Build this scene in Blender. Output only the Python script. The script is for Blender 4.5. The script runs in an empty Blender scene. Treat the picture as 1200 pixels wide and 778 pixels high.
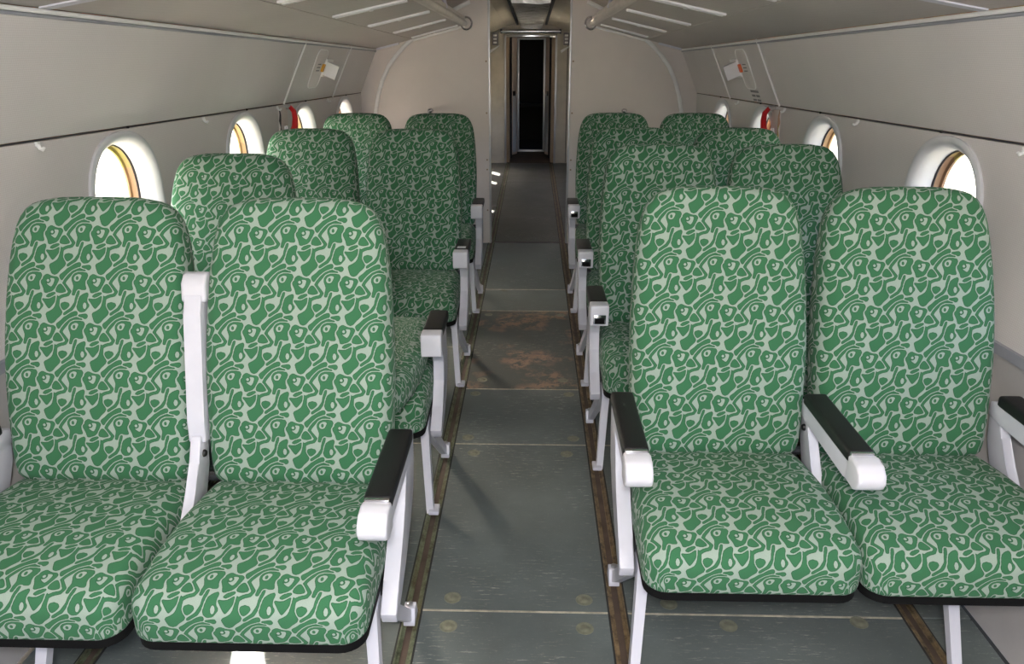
import bpy, bmesh, math, random
import numpy as np
from mathutils import Vector, Matrix
random.seed(7)
rad = math.radians
SC = bpy.context.scene
COL = SC.collection

# ------------------------------------------------------------------ camera
CAM_H = 1.40
cd = bpy.data.cameras.new('camera'); cam = bpy.data.objects.new('camera', cd); COL.objects.link(cam)
cd.sensor_width = 36.0; cd.lens = 915.0/1200.0*36.0; cd.clip_start = 0.02
cam.location = (0, 0, CAM_H)
cam.rotation_euler = (rad(90-20.11), 0, rad(1.47))
SC.camera = cam

# ------------------------------------------------------------------ light
SUN_EL, SUN_ROT = 36.6, -36.2
w = bpy.data.worlds.new('World'); SC.world = w; w.use_nodes = True
nt = w.node_tree; nt.nodes.clear()
wo = nt.nodes.new('ShaderNodeOutputWorld'); bg = nt.nodes.new('ShaderNodeBackground')
sky = nt.nodes.new('ShaderNodeTexSky'); sky.sky_type = 'NISHITA'; sky.sun_disc = False
sky.sun_elevation = rad(SUN_EL); sky.sun_rotation = rad(SUN_ROT); sky.dust_density = 9.0; sky.air_density = 0.7; sky.ozone_density = 0.4
bg.inputs['Strength'].default_value = 2.3
nt.links.new(sky.outputs[0], bg.inputs[0]); nt.links.new(bg.outputs[0], wo.inputs[0])

sd = bpy.data.lights.new('sun', 'SUN'); sd.energy = 38.0; sd.angle = rad(0.6); sd.color = (1.0, 0.95, 0.86)
sun = bpy.data.objects.new('sun', sd); COL.objects.link(sun); sun.location = (-6, -2, 8)
SUN_DIR = Vector((0.70, -1.08, -0.925)).normalized()      # direction the light travels
sun.rotation_euler = SUN_DIR.to_track_quat('-Z', 'Y').to_euler()

# the photographer's flash, just above the camera
fd = bpy.data.lights.new('camera_flash', 'POINT'); fd.energy = 80.0; fd.shadow_soft_size = 0.07
fd.color = (1.0, 0.985, 0.97)
fl = bpy.data.objects.new('camera_flash', fd); COL.objects.link(fl)
fl.location = (0.0, -0.12, CAM_H+0.17)

vs = SC.view_settings
vs.view_transform = 'Standard'; vs.look = 'None'; vs.gamma = 1.0; vs.exposure = 0.28; vs.use_curve_mapping = False

# ------------------------------------------------------------------ materials
def srgb(r, g, b):
    f = lambda c: ((c/255)/12.92 if c/255 <= 0.04045 else ((c/255+0.055)/1.055)**2.4)
    return (f(r), f(g), f(b), 1.0)

class NT:
    def __init__(s, name):
        s.m = bpy.data.materials.new(name); s.m.use_nodes = True
        s.t = s.m.node_tree; s.t.nodes.clear()
        s.out = s.t.nodes.new('ShaderNodeOutputMaterial')
        s.b = s.t.nodes.new('ShaderNodeBsdfPrincipled'); s.t.links.new(s.b.outputs[0], s.out.inputs[0])
    def n(s, typ, ins=None, **kw):
        nd = s.t.nodes.new(typ)
        for k, v in kw.items(): setattr(nd, k, v)
        for k, v in (ins or {}).items(): s.put(nd.inputs[k], v)
        return nd
    def put(s, sock, v):
        if hasattr(v, 'is_output'): s.t.links.new(v, sock)
        else: sock.default_value = v
    def math(s, op, a, b=None, c=None):
        nd = s.t.nodes.new('ShaderNodeMath'); nd.operation = op
        for i, v in enumerate((a, b, c)):
            if v is not None: s.put(nd.inputs[i], v)
        return nd.outputs[0]
    def mix(s, fac, a, b):
        nd = s.t.nodes.new('ShaderNodeMix'); nd.data_type = 'RGBA'
        s.put(nd.inputs[0], fac); s.put(nd.inputs[6], a); s.put(nd.inputs[7], b)
        return nd.outputs[2]
    def ramp(s, fac, stops):
        nd = s.t.nodes.new('ShaderNodeValToRGB'); e = nd.color_ramp.elements
        while len(e) < len(stops): e.new(0.5)
        for i, (p, c) in enumerate(stops):
            e[i].position = p; e[i].color = c if len(c) == 4 else (*c, 1)
        s.put(nd.inputs[0], fac); return nd.outputs[0]
    def noise(s, scale, detail=3, rough=0.55, vec=None, dist=0.0):
        nd = s.n('ShaderNodeTexNoise', {'Scale': scale, 'Detail': detail, 'Roughness': rough, 'Distortion': dist})
        if vec is not None: s.put(nd.inputs['Vector'], vec)
        return nd.outputs[0]
    def bump(s, h, strength, dist=0.002):
        nd = s.n('ShaderNodeBump', {'Height': h, 'Strength': strength, 'Distance': dist})
        s.t.links.new(nd.outputs[0], s.b.inputs['Normal'])

MAT = {}
def simple(name, col, rough=0.5, metal=0.0, vary=0.06, nscale=9.0, bump=0.0, bscale=300, spec=0.5, coat=0.0):
    t = NT(name); co = t.n('ShaderNodeTexCoord').outputs['Object']
    n = t.noise(nscale, 4, 0.6, co)
    dk = tuple(c*(1-vary*2) for c in col[:3])+(1,); lt = tuple(min(1, c*(1+vary)) for c in col[:3])+(1,)
    t.put(t.b.inputs['Base Color'], t.ramp(n, [(0.3, dk), (0.7, lt)]))
    t.b.inputs['Roughness'].default_value = rough; t.b.inputs['Metallic'].default_value = metal
    t.b.inputs['Specular IOR Level'].default_value = spec
    t.b.inputs['Coat Weight'].default_value = coat
    if bump: t.bump(t.noise(bscale, 2, 0.5, co), bump)
    MAT[name] = t.m; return t.m

simple('white_paint', srgb(206, 206, 216), 0.38, vary=0.03)
simple('white_plastic', srgb(232, 232, 234), 0.3, vary=0.02)
simple('cap_plastic', srgb(208, 208, 216), 0.28, vary=0.02)
simple('reveal_plastic', srgb(206, 207, 211), 0.3, vary=0.02)
simple('black_vinyl', srgb(17, 16, 19), 0.5, vary=0.1, bump=0.15, bscale=700)
simple('black_board', srgb(9, 9, 10), 0.8, spec=0.2)
simple('dark_metal', srgb(70, 72, 76), 0.5, metal=0.6)
simple('chrome', srgb(205, 205, 208), 0.16, metal=1.0, vary=0.02)
simple('aluminium', srgb(190, 190, 192), 0.38, metal=0.85, vary=0.06)
simple('trim_grey', srgb(238, 237, 236), 0.45, vary=0.03)
simple('seam_dark', srgb(80, 78, 80), 0.7)
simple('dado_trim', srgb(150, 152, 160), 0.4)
simple('lower_wall', srgb(172, 169, 168), 0.75, vary=0.05, nscale=5)
simple('partition', srgb(216, 207, 202), 0.62, vary=0.03, nscale=2.5, bump=0.05, bscale=400)
simple('ceiling_vinyl', srgb(214, 205, 198), 0.6, vary=0.03)
simple('rack_rail', srgb(192, 185, 178), 0.4)
simple('red_paint', srgb(196, 24, 32), 0.35)
simple('orange_label', srgb(232, 108, 52), 0.5, vary=0.03)
simple('yellow_label', srgb(214, 158, 32), 0.5, vary=0.03)
simple('frosted_lens', srgb(226, 226, 228), 0.25, vary=0.03)
simple('lamp_grey', srgb(150, 150, 154), 0.3)
simple('print_grey', srgb(138, 134, 138), 0.7)
simple('gasket', srgb(40, 36, 38), 0.7)
simple('tan_door', srgb(238, 218, 204), 0.5, vary=0.04)
simple('jamb_tan', srgb(150, 128, 104), 0.45, metal=0.2)
simple('painted_dark', srgb(8, 8, 8), 0.95, spec=0.05)  # darkness of the unlit passage put into the colour
simple('vestibule_wall', srgb(198, 189, 172), 0.5, vary=0.05)
simple('threshold_brown', srgb(86, 72, 62), 0.7, vary=0.2)
simple('apron', srgb(140, 139, 128), 0.9, vary=0.04, nscale=0.5)
simple('fastener', srgb(128, 130, 112), 0.5, metal=0.1, vary=0.15, nscale=40)
simple('hook_plastic', srgb(238, 238, 236), 0.3, vary=0.01)

def mat_wall(name, base, ribs):
    t = NT(name); co = t.n('ShaderNodeTexCoord').outputs['Object']
    wv = t.n('ShaderNodeTexWave', {'Vector': co, 'Scale': 60.0, 'Distortion': 1.5, 'Detail': 2.0}, bands_direction='Z').outputs[1]
    wy = t.n('ShaderNodeTexWave', {'Vector': co, 'Scale': 45.0, 'Distortion': 1.5, 'Detail': 2.0}, bands_direction='Y').outputs[1]
    h = t.math('ADD', wv, wy)
    n = t.noise(2.2, 3, 0.5, co); n2 = t.noise(90, 2, 0.5, co)
    f = t.math('ADD', t.math('MULTIPLY', n, 0.6), t.math('MULTIPLY', t.math('MULTIPLY', h, 0.5), ribs))
    f = t.math('ADD', f, t.math('MULTIPLY', n2, 0.12))
    b = base
    t.put(t.b.inputs['Base Color'], t.ramp(f, [(0.2, tuple(c*0.88 for c in b[:3])), (0.75, tuple(min(1, c*1.06) for c in b[:3]))]))
    t.b.inputs['Roughness'].default_value = 0.62
    t.bump(h, 0.12, 0.001); MAT[name] = t.m
mat_wall('wall_vinyl', srgb(211, 206, 205), 0.40)
mat_wall('rack_vinyl', srgb(184, 177, 174), 0.18)

def mat_floor(name, base, wear):
    t = NT(name); co = t.n('ShaderNodeTexCoord').outputs['Object']
    n = t.noise(3.5, 6, 0.65, co); fine = t.noise(110, 3, 0.6, co)
    c = t.ramp(n, [(0.3, tuple(x*0.78 for x in base[:3])), (0.5, base), (0.72, tuple(min(1, x*1.3) for x in base[:3]))])
    # fine pale scratches along and across
    mp = t.n('ShaderNodeMapping', {'Vector': co, 'Scale': (9, 60, 1), 'Rotation': (0, 0, 0.12)}).outputs[0]
    s = t.noise(2.4, 5, 0.75, mp); patch = t.noise(2.6, 3, 0.6, co)
    sm = t.math('MULTIPLY', t.ramp(s, [(0.57, (0, 0, 0)), (0.66, (1, 1, 1))]), t.ramp(patch, [(0.42, (0, 0, 0)), (0.62, (1, 1, 1))]))
    c = t.mix(t.math('MULTIPLY', sm, 0.7), c, srgb(196, 196, 184))
    c = t.mix(t.math('MULTIPLY', t.ramp(fine, [(0.62, (0, 0, 0)), (0.74, (1, 1, 1))]), 0.25), c, srgb(160, 162, 150))
    ol = t.noise(4.3, 2, 0.5, t.n('ShaderNodeMapping', {'Vector': co, 'Location': (3.1, 7.7, 0)}).outputs[0])
    c = t.mix(t.math('MULTIPLY', t.ramp(ol, [(0.72, (0, 0, 0)), (0.76, (1, 1, 1))]), 0.6), c, srgb(92, 88, 50))
    if wear:
        wn = t.noise(11, 10, 0.8, co); wm = t.noise(3.1, 3, 0.5, co)
        m = t.math('MULTIPLY', t.ramp(wn, [(0.47, (0, 0, 0)), (0.54, (1, 1, 1))]), t.ramp(wm, [(0.46, (0, 0, 0)), (0.54, (1, 1, 1))]))
        c = t.mix(t.math('MULTIPLY', m, 0.85), c, srgb(158, 128, 106))
    t.put(t.b.inputs['Base Color'], c)
    t.put(t.b.inputs['Roughness'], t.ramp(n, [(0.3, (0.42,)*3), (0.7, (0.6,)*3)]))
    t.bump(fine, 0.15, 0.001); MAT[name] = t.m
mat_floor('floor_paint', srgb(96, 104, 103), False)
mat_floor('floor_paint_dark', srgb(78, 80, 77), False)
mat_floor('floor_paint_worn', srgb(84, 88, 84), True)
simple('joint_filler', srgb(186, 180, 162), 0.8, vary=0.2, nscale=30)
simple('floor_base', srgb(48, 48, 46), 0.9)

def mat_rail(name, a, b, c):
    t = NT(name); co = t.n('ShaderNodeTexCoord').outputs['Object']
    n = t.noise(26, 8, 0.75, co); n2 = t.noise(3, 2, 0.5, co)
    cc = t.mix(t.ramp(n2, [(0.4, (0, 0, 0)), (0.6, (1, 1, 1))]), t.ramp(n, [(0.35, a), (0.65, b)]), t.ramp(n, [(0.35, c), (0.65, b)]))
    t.put(t.b.inputs['Base Color'], cc); t.b.inputs['Roughness'].default_value = 0.6; MAT[name] = t.m
mat_rail('rail_green', srgb(42, 50, 30), srgb(116, 124, 98), srgb(84, 68, 40))
mat_rail('rail_brown', srgb(66, 48, 28), srgb(136, 116, 86), srgb(56, 48, 38))

def mat_airframe():
    t = NT('airframe'); co = t.n('ShaderNodeTexCoord').outputs['Object']
    v = t.n('ShaderNodeTexVoronoi', {'Vector': co, 'Scale': 9.0}).outputs['Color']
    sep = t.n('ShaderNodeSeparateColor', {0: v}).outputs[0]
    c = t.ramp(sep, [(0.0, srgb(176, 132, 110)), (0.35, srgb(156, 148, 82)), (0.6, srgb(196, 160, 120)), (0.8, srgb(120, 92, 74)), (0.95, srgb(226, 150, 96))])
    t.put(t.b.inputs['Base Color'], c); t.b.inputs['Roughness'].default_value = 0.6; MAT['airframe'] = t.m
mat_airframe()

def mat_glass():
    t = NT('window_glass')
    tr = t.n('ShaderNodeBsdfTransparent', {0: (0.97, 0.98, 0.97, 1)}); gl = t.n('ShaderNodeBsdfGlossy', {0: (1, 1, 1, 1), 1: 0.0})
    fr = t.n('ShaderNodeFresnel', {0: 1.2})
    co = t.n('ShaderNodeTexCoord').outputs['Object']
    f = t.math('MULTIPLY', t.math('MINIMUM', fr.outputs[0], 0.06), t.ramp(t.noise(5, 3, 0.5, co), [(0.3, (0.85,)*3), (0.7, (1, 1, 1))]))
    mx = t.n('ShaderNodeMixShader', {0: f, 1: tr.outputs[0], 2: gl.outputs[0]})
    t.t.links.new(mx.outputs[0], t.out.inputs[0]); MAT['window_glass'] = t.m
mat_glass()

def mat_film():
    t = NT('plastic_film'); co = t.n('ShaderNodeTexCoord').outputs['Object']
    mp = t.n('ShaderNodeMapping', {'Vector': co, 'Scale': (3, 14, 3), 'Rotation': (0, 0, 0.2)}).outputs[0]
    n = t.noise(1.3, 4, 0.6, mp, 1.2)
    t.put(t.b.inputs['Base Color'], t.ramp(n, [(0.3, srgb(160, 156, 152)), (0.7, srgb(232, 230, 228))]))
    t.b.inputs['Roughness'].default_value = 0.22; t.b.inputs['Metallic'].default_value = 0.2
    t.bump(n, 0.9, 0.03); MAT['plastic_film'] = t.m
mat_film()

# ---- woven seat fabric: one drawn repeat, held in colour ramps and tiled by nodes
def fabric_tile(NU, NV):
    A = np.array([537., -4.]); B = np.array([-30., 537.])
    P = [  # green shapes
      [(200,335),(212,300),(250,277),(310,270),(365,284),(378,310),(366,345),(345,375),(347,412),(362,462),(322,466),(290,455),(262,466),(242,492),(226,528),(203,522),(216,472),(224,430),(212,392),(200,362)],
      [(285,168),(297,206),(240,228),(190,252),(142,287),(108,322),(80,362),(60,342),(54,312),(100,280),(150,232),(220,190)],
      [(305,214),(332,208),(398,199),(413,220),(396,246),(332,240)],
      [(468,192),(520,168),(560,140),(582,100),(590,40),(596,0),(600,0),(598,60),(602,115),(624,168),(648,195),(630,213),(590,248),(560,285),(530,297),(500,285),(485,250)],
      [(372,377),(400,352),(405,324),(440,299),(470,311),(500,325),(560,330),(581,350),(556,402),(532,450),(500,480),(420,502),(409,450)],
      [(553,488),(558,445),(590,408),(622,413),(652,455),(662,486),(610,496)],
      [(438,542),(470,514),(530,498),(542,505),(510,532),(470,547)],
      [(392,568),(440,577),(482,570),(547,533),(542,590),(502,640),(472,672),(445,640),(420,600)],
      [(288,552),(330,520),(377,503),(387,520),(371,570),(376,610),(402,640),(376,672),(350,702),(300,712),(270,686),(259,640),(270,590)],
      [(66,642),(84,620),(120,611),(160,620),(170,640),(146,668),(112,690),(90,678)],
    ]
    H = [[(215,340),(235,310),(275,294),(312,305),(302,335),(282,371),(250,381),(225,370)],
         [(492,338),(534,343),(523,396),(497,437),(470,427),(438,402),(422,375),(445,343)],
         [(350,603),(370,620),(374,650),(362,676),(348,684),(332,670),(327,640),(335,615)]]
    EL = [((258,340),(15,22)), ((350,-9999),(1,1))]
    RING = ((455,367), 31, 18)
    LN = [([(345,252),(270,247),(210,270),(165,315),(122,365),(103,400),(140,445),(178,490),(152,525),(90,540),(46,562),(40,610),(50,665),(75,720)], 20),
          ([(274,488),(256,560),(244,618),(198,682),(118,737)], 21), ([(400,240),(350,250)], 12)]
    def smooth(p):
        p = np.array(p, float); q = np.roll(p, -1, 0)
        return np.stack([0.82*p+0.18*q, 0.18*p+0.82*q], 1).reshape(-1, 2)
    SS = 4; nu, nv = NU*SS, NV*SS
    uu, vv = np.meshgrid((np.arange(nu)+0.5)/nu, (np.arange(nv)+0.5)/nv)
    X0 = uu*A[0]+vv*B[0]; Y0 = uu*A[1]+vv*B[1]
    def inside(poly, X, Y):
        r = np.zeros(X.shape, bool); n = len(poly)
        for i in range(n):
            x1, y1 = poly[i]; x2, y2 = poly[(i+1) % n]
            if y1 == y2: continue
            r ^= ((y1 > Y) != (y2 > Y)) & (X < (x2-x1)*(Y-y1)/(y2-y1)+x1)
        return r
    def shifts(lo, hi):
        for i in range(-2, 3):
            for j in range(-2, 3):
                X = X0+i*A[0]+j*B[0]; Y = Y0+i*A[1]+j*B[1]
                if X.max() < lo[0] or X.min() > hi[0] or Y.max() < lo[1] or Y.min() > hi[1]: continue
                yield X, Y
    g = np.zeros(X0.shape, bool)
    def paint(poly, val):
        q = smooth(poly)
        for X, Y in shifts(q.min(0), q.max(0)): g[inside(q, X, Y)] = val
    def segdist(a, lo, hi, closed):
        d_ = np.full(X0.shape, 1e3)
        for X, Y in shifts(lo, hi):
            for k in range(len(a) if closed else len(a)-1):
                p0, p1 = a[k], a[(k+1) % len(a)]; e = p1-p0
                tt = np.clip(((X-p0[0])*e[0]+(Y-p0[1])*e[1])/(e@e), 0, 1)
                d_ = np.minimum(d_, np.hypot(X-p0[0]-tt*e[0], Y-p0[1]-tt*e[1]))
        return d_
    D = []
    for p in P:
        q = smooth(p); d_ = segdist(q, q.min(0)-40, q.max(0)+40, True)
        m_ = np.zeros(X0.shape, bool)
        for X, Y in shifts(q.min(0), q.max(0)): m_ |= inside(q, X, Y)
        D.append(np.where(m_, -d_, d_))
    for pts, wd in LN[:2]:
        a_ = np.array(pts, float); D.append(segdist(a_, a_.min(0)-40, a_.max(0)+40, False)-wd/2)
    D[3] = np.minimum(D[3], D.pop(10))            # the outline runs into the large leaf
    D = np.sort(np.array(D), 0)
    g = (D[0] < 7) & (D[1]-D[0] > 13)            # every leaf grows until a narrow vein is left
    for p in H: paint(p, False)
    for X, Y in shifts((200, 300), (300, 400)):
        g[((X-258)/15)**2+((Y-340)/21)**2 < 1] = True
    (cx, cy), r1, r0 = RING
    for X, Y in shifts((400, 300), (520, 420)):
        d = np.hypot(X-cx, (Y-cy)*1.05); g[(d < r1) & (d > r0)] = True
    f = g.astype(float)
    k = np.array([1, 2, 3, 4, 3, 2, 1], float); k /= k.sum()
    for ax in (0, 1): f = sum(kk*np.roll(f, i-3, ax) for i, kk in enumerate(k))
    # sample on cell corners (u index * SS)
    return f[::SS, ::SS]           # [v][u], v down

def mat_fabric():
    NU, NV = 62, 62
    F = fabric_tile(NU, NV)
    F = np.concatenate([F, F[:1]], 0); F = np.concatenate([F, F[:, :1]], 1)     # 64 rows, 63 columns
    t = NT('seat_fabric'); uv = t.n('ShaderNodeTexCoord').outputs['UV']
    sp = t.n('ShaderNodeSeparateXYZ', {0: uv}); ux, uy = sp.outputs[0], sp.outputs[1]
    wob = t.noise(14, 2, 0.5, uv)
    per = 0.108
    v = t.math('FRACT', t.math('MULTIPLY', uy, -1/per))
    vfull = t.math('MULTIPLY', uy, -1/per)
    u = t.math('FRACT', t.math('ADD', t.math('MULTIPLY', ux, 1/per), t.math('MULTIPLY', vfull, 0.056)))
    u2 = t.math('MULTIPLY', u, 2.0); u2b = t.math('SUBTRACT', u2, 1.0)
    vr = t.math('MULTIPLY', v, float(NV))
    totA = totB = None
    rows = F.shape[0]
    def after(prev, x): return x if prev is None else t.math('MULTIPLY_ADD', prev, 1e-9, x)   # keeps the evaluation in sequence
    for k in range(0, rows, 3):
        vk = after(totB, vr)
        vec = t.n('ShaderNodeCombineXYZ', {0: vk, 1: vk, 2: vk}).outputs[0]
        d = t.n('ShaderNodeVectorMath', {0: vec, 1: (k, k+1, k+2)}, operation='SUBTRACT').outputs[0]
        d = t.n('ShaderNodeVectorMath', {0: d}, operation='ABSOLUTE').outputs[0]
        d = t.n('ShaderNodeVectorMath', {0: (1, 1, 1), 1: d}, operation='SUBTRACT').outputs[0]
        wgt = t.n('ShaderNodeVectorMath', {0: d, 1: (0, 0, 0)}, operation='MAXIMUM').outputs[0]
        for half, src in ((0, u2), (1, u2b)):
            st = []
            for i in range(32):
                c = [float(F[k+j][half*31+i]) if k+j < rows else 0.0 for j in range(3)]
                st.append((i/31.0, c))
            col = t.ramp(after(totA if half else totB, src), st)
            r = t.n('ShaderNodeVectorMath', {0: col, 1: wgt}, operation='DOT_PRODUCT').outputs['Value']
            if half == 0: totA = r if totA is None else t.math('ADD', totA, r)
            else: totB = r if totB is None else t.math('ADD', totB, r)
    sel = t.math('GREATER_THAN', u, 0.5)
    mx = t.n('ShaderNodeMix', {0: sel, 2: totA, 3: totB}, data_type='FLOAT').outputs[0]
    weave = t.noise(900, 2, 0.5, uv); wv2 = t.noise(420, 2, 0.6, uv)
    mx = t.math('ADD', mx, t.math('MULTIPLY', t.math('SUBTRACT', wv2, 0.5), 0.10))
    g0 = srgb(56, 108, 74); g1 = srgb(40, 88, 58); pale = srgb(148, 164, 152)
    col = t.ramp(mx, [(0.0, pale), (0.34, pale), (0.48, g1), (0.66, g1), (0.96, g0)])
    col = t.mix(t.math('MULTIPLY', t.ramp(weave, [(0.4, (0, 0, 0)), (0.65, (1, 1, 1))]), 0.16), col, srgb(38, 70, 52))
    t.put(t.b.inputs['Base Color'], col)
    t.b.inputs['Roughness'].default_value = 0.92; t.b.inputs['Specular IOR Level'].default_value = 0.2
    t.b.inputs['Sheen Weight'].default_value = 0.05
    t.bump(weave, 0.2, 0.001)
    MAT['seat_fabric'] = t.m
mat_fabric()

# ------------------------------------------------------------------ mesh helpers
def mesh_from(name, vs, fs, mat, uvs=None, smooth=True, recalc=True, angle=40):
    me = bpy.data.meshes.new(name); me.from_pydata([tuple(v) for v in vs], [], fs)
    if uvs is not None:
        l = me.uv_layers.new(name='UVMap')
        for lp in me.loops: l.data[lp.index].uv = uvs[lp.vertex_index]
    if recalc:
        bm = bmesh.new(); bm.from_mesh(me); bmesh.ops.recalc_face_normals(bm, faces=bm.faces); bm.to_mesh(me); bm.free()
    me.materials.append(MAT[mat])
    if smooth:
        me.polygons.foreach_set('use_smooth', [True]*len(me.polygons)); me.set_sharp_from_angle(angle=rad(angle))
    me.update(); return me

def link(name, me, parent=None, loc=(0, 0, 0), rot=(0, 0, 0), scale=(1, 1, 1)):
    o = bpy.data.objects.new(name, me); COL.objects.link(o)
    o.location = loc; o.rotation_euler = rot; o.scale = scale
    if parent is not None: o.parent = parent
    return o

def tag(o, label=None, cat=None, group=None, kind=None):
    if label: o['label'] = label
    if cat: o['category'] = cat
    if group: o['group'] = group
    if kind: o['kind'] = kind
    return o
def empty(name, loc):
    o = bpy.data.objects.new(name, None); COL.objects.link(o); o.location = loc; o.empty_display_size = 0.1; return o
def structure(name, me, parent=None, label=None, cat=None, loc=(0, 0, 0)):
    o = link(name, me, parent, loc)
    if parent is None: tag(o, label, cat, None, 'structure')
    return o

def bm_mesh(name, bm, mat, bevel=0.0, seg=2, smooth=True, angle=40):
    if bevel: bmesh.ops.bevel(bm, geom=list(bm.edges), offset=bevel, segments=seg, profile=0.6, affect='EDGES', clamp_overlap=True)
    bmesh.ops.recalc_face_normals(bm, faces=bm.faces)
    me = bpy.data.meshes.new(name); bm.to_mesh(me); bm.free(); me.materials.append(MAT[mat])
    if smooth:
        me.polygons.foreach_set('use_smooth', [True]*len(me.polygons)); me.set_sharp_from_angle(angle=rad(angle))
    return me

def box(name, x0, x1, y0, y1, z0, z1, mat, bevel=0.0, seg=2):
    bm = bmesh.new()
    v = [bm.verts.new((x, y, z)) for x in (x0, x1) for y in (y0, y1) for z in (z0, z1)]
    for f in ((0, 1, 3, 2), (4, 6, 7, 5), (0, 4, 5, 1), (2, 3, 7, 6), (0, 2, 6, 4), (1, 5, 7, 3)): bm.faces.new([v[i] for i in f])
    return bm_mesh(name, bm, mat, bevel, seg)

def prism(name, pts, a, b, axis, mat, bevel=0.0, seg=2):
    """polygon pts in the plane normal to axis, extruded from a to b"""
    def P(p, t):
        return {'x': (t, p[0], p[1]), 'y': (p[0], t, p[1]), 'z': (p[0], p[1], t)}[axis]
    bm = bmesh.new()
    A = [bm.verts.new(P(p, a)) for p in pts]; B = [bm.verts.new(P(p, b)) for p in pts]; n = len(pts)
    bm.faces.new(A); bm.faces.new(B[::-1])
    for i in range(n): bm.faces.new((A[i], A[(i+1) % n], B[(i+1) % n], B[i]))
    return bm_mesh(name, bm, mat, bevel, seg)

def tube(name, pts, r, mat, seg=10, cap=True, closed=False, flat=1.0):
    pts = [Vector(p) for p in pts]; n = len(pts)
    rr = r if isinstance(r, (list, tuple)) else [r]*n
    vs, fs = [], []; up = None
    for i, p in enumerate(pts):
        d = (pts[(i+1) % n]-pts[i-1]) if closed else (pts[min(i+1, n-1)]-pts[max(i-1, 0)])
        d.normalize()
        if up is None:
            up = Vector((0, 0, 1)) if abs(d.z) < 0.9 else Vector((1, 0, 0))
        a = (up-d*up.dot(d)).normalized(); b = d.cross(a); up = a
        for k in range(seg):
            t = 2*math.pi*k/seg; vs.append(p+(a*math.cos(t)*flat+b*math.sin(t))*rr[i])
    m = n if closed else n-1
    for i in range(m):
        j = (i+1) % n
        for k in range(seg): fs.append((i*seg+k, i*seg+(k+1) % seg, j*seg+(k+1) % seg, j*seg+k))
    if cap and not closed: fs += [tuple(range(seg)), tuple(range((n-1)*seg, n*seg))]
    return mesh_from(name, vs, fs, mat)

def bar(name, secs, mat, bevel=0.004, seg=2):
    """loft of rectangular sections (center, half-vector a, half-vector b)"""
    bm = bmesh.new(); rings = []
    for c, a, b in secs:
        c, a, b = Vector(c), Vector(a), Vector(b)
        rings.append([bm.verts.new(c+a*s+b*t) for s, t in ((-1, -1), (1, -1), (1, 1), (-1, 1))])
    for r, q in zip(rings, rings[1:]):
        for i in range(4): bm.faces.new((r[i], r[(i+1) % 4], q[(i+1) % 4], q[i]))
    bm.faces.new(rings[0]); bm.faces.new(rings[-1][::-1])
    if bevel:
        long = [e for e in bm.edges if len(e.link_faces) == 2 and e.calc_face_angle(0) > 0.5]
        bmesh.ops.bevel(bm, geom=long, offset=bevel, segments=seg, profile=0.6, affect='EDGES', clamp_overlap=True)
    return bm_mesh(name, bm, mat)

def lathe(name, prof, mat, seg=20, axis='z'):
    vs, fs = [], []
    for r, h in prof:
        for k in range(seg):
            t = 2*math.pi*k/seg; c, s = r*math.cos(t), r*math.sin(t)
            vs.append({'z': (c, s, h), 'y': (c, h, s), 'x': (h, c, s)}[axis])
    for i in range(len(prof)-1):
        for k in range(seg): fs.append((i*seg+k, i*seg+(k+1) % seg, (i+1)*seg+(k+1) % seg, (i+1)*seg+k))
    fs += [tuple(range(seg)), tuple(range((len(prof)-1)*seg, len(prof)*seg))]
    return mesh_from(name, vs, fs, mat)

# ------------------------------------------------------------------ the cabin shell
C0 = -0.035                       # x of the aisle centre
YN, YF, YB = 2.0, 5.78, -1.5      # near station, partition, rear end
# (half width, height) at the near station and at the partition
PROF = [((1.19, 0.0), (1.12, 0.0)), ((1.235, 0.33), (1.15, 0.30)), ((1.26, 0.655), (1.175, 0.60)),
        ((1.30, 0.92), (1.20, 0.85)), ((1.295, 1.165), (1.19, 1.088)), ((1.155, 1.487), (1.06, 1.383))]
RACK = [((1.155, 1.487), (1.06, 1.383)), ((0.80, 1.548), (0.80, 1.445)), ((0.455, 1.612), (0.44, 1.535))]
def st(pair, Y):
    t = (Y-YN)/(YF-YN); th = max(t, -0.15)
    (h0, z0), (h1, z1) = pair
    return h0+(h1-h0)*th, (z0+(z1-z0)*t) if z0 > 0 else 0.0
def prof_at(prof, q, Y):
    i = min(int(q), len(prof)-2); f = q-i
    a, b = st(prof[i], Y), st(prof[i+1], Y)
    return a[0]+(b[0]-a[0])*f, a[1]+(b[1]-a[1])*f
def W(side, q, Y, out=0.0, prof=PROF):
    h, z = prof_at(prof, q, Y); return Vector((C0+side*(h+out), Y, z))
def wall_by_z(side, Y, z, out=0.0):
    for i in range(len(PROF)-1):
        a, b = st(PROF[i], Y), st(PROF[i+1], Y)
        if z <= b[1] or i == len(PROF)-2:
            f = (z-a[1])/(b[1]-a[1]); 
            # smooth bulge between the dado and the seam
            return Vector((C0+side*(a[0]+(b[0]-a[0])*f+out), Y, z))
def seam_z(Y): return st(PROF[4], Y)[1]
def dado_z(Y): return st(PROF[2], Y)[1]

WIN = {1: [0.62, 1.55, 2.42, 3.40, 4.23, 5.05], -1: [0.75, 2.52, 3.55, 4.42, 5.30]}
RO, RI = 0.225, 0.183
def oval(k, n, r):
    t = 2*math.pi*k/n; c, s = math.cos(t), math.sin(t); e = 2/2.3
    return r*math.copysign(abs(c)**e, c), r*1.02*math.copysign(abs(s)**e, s)

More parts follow.
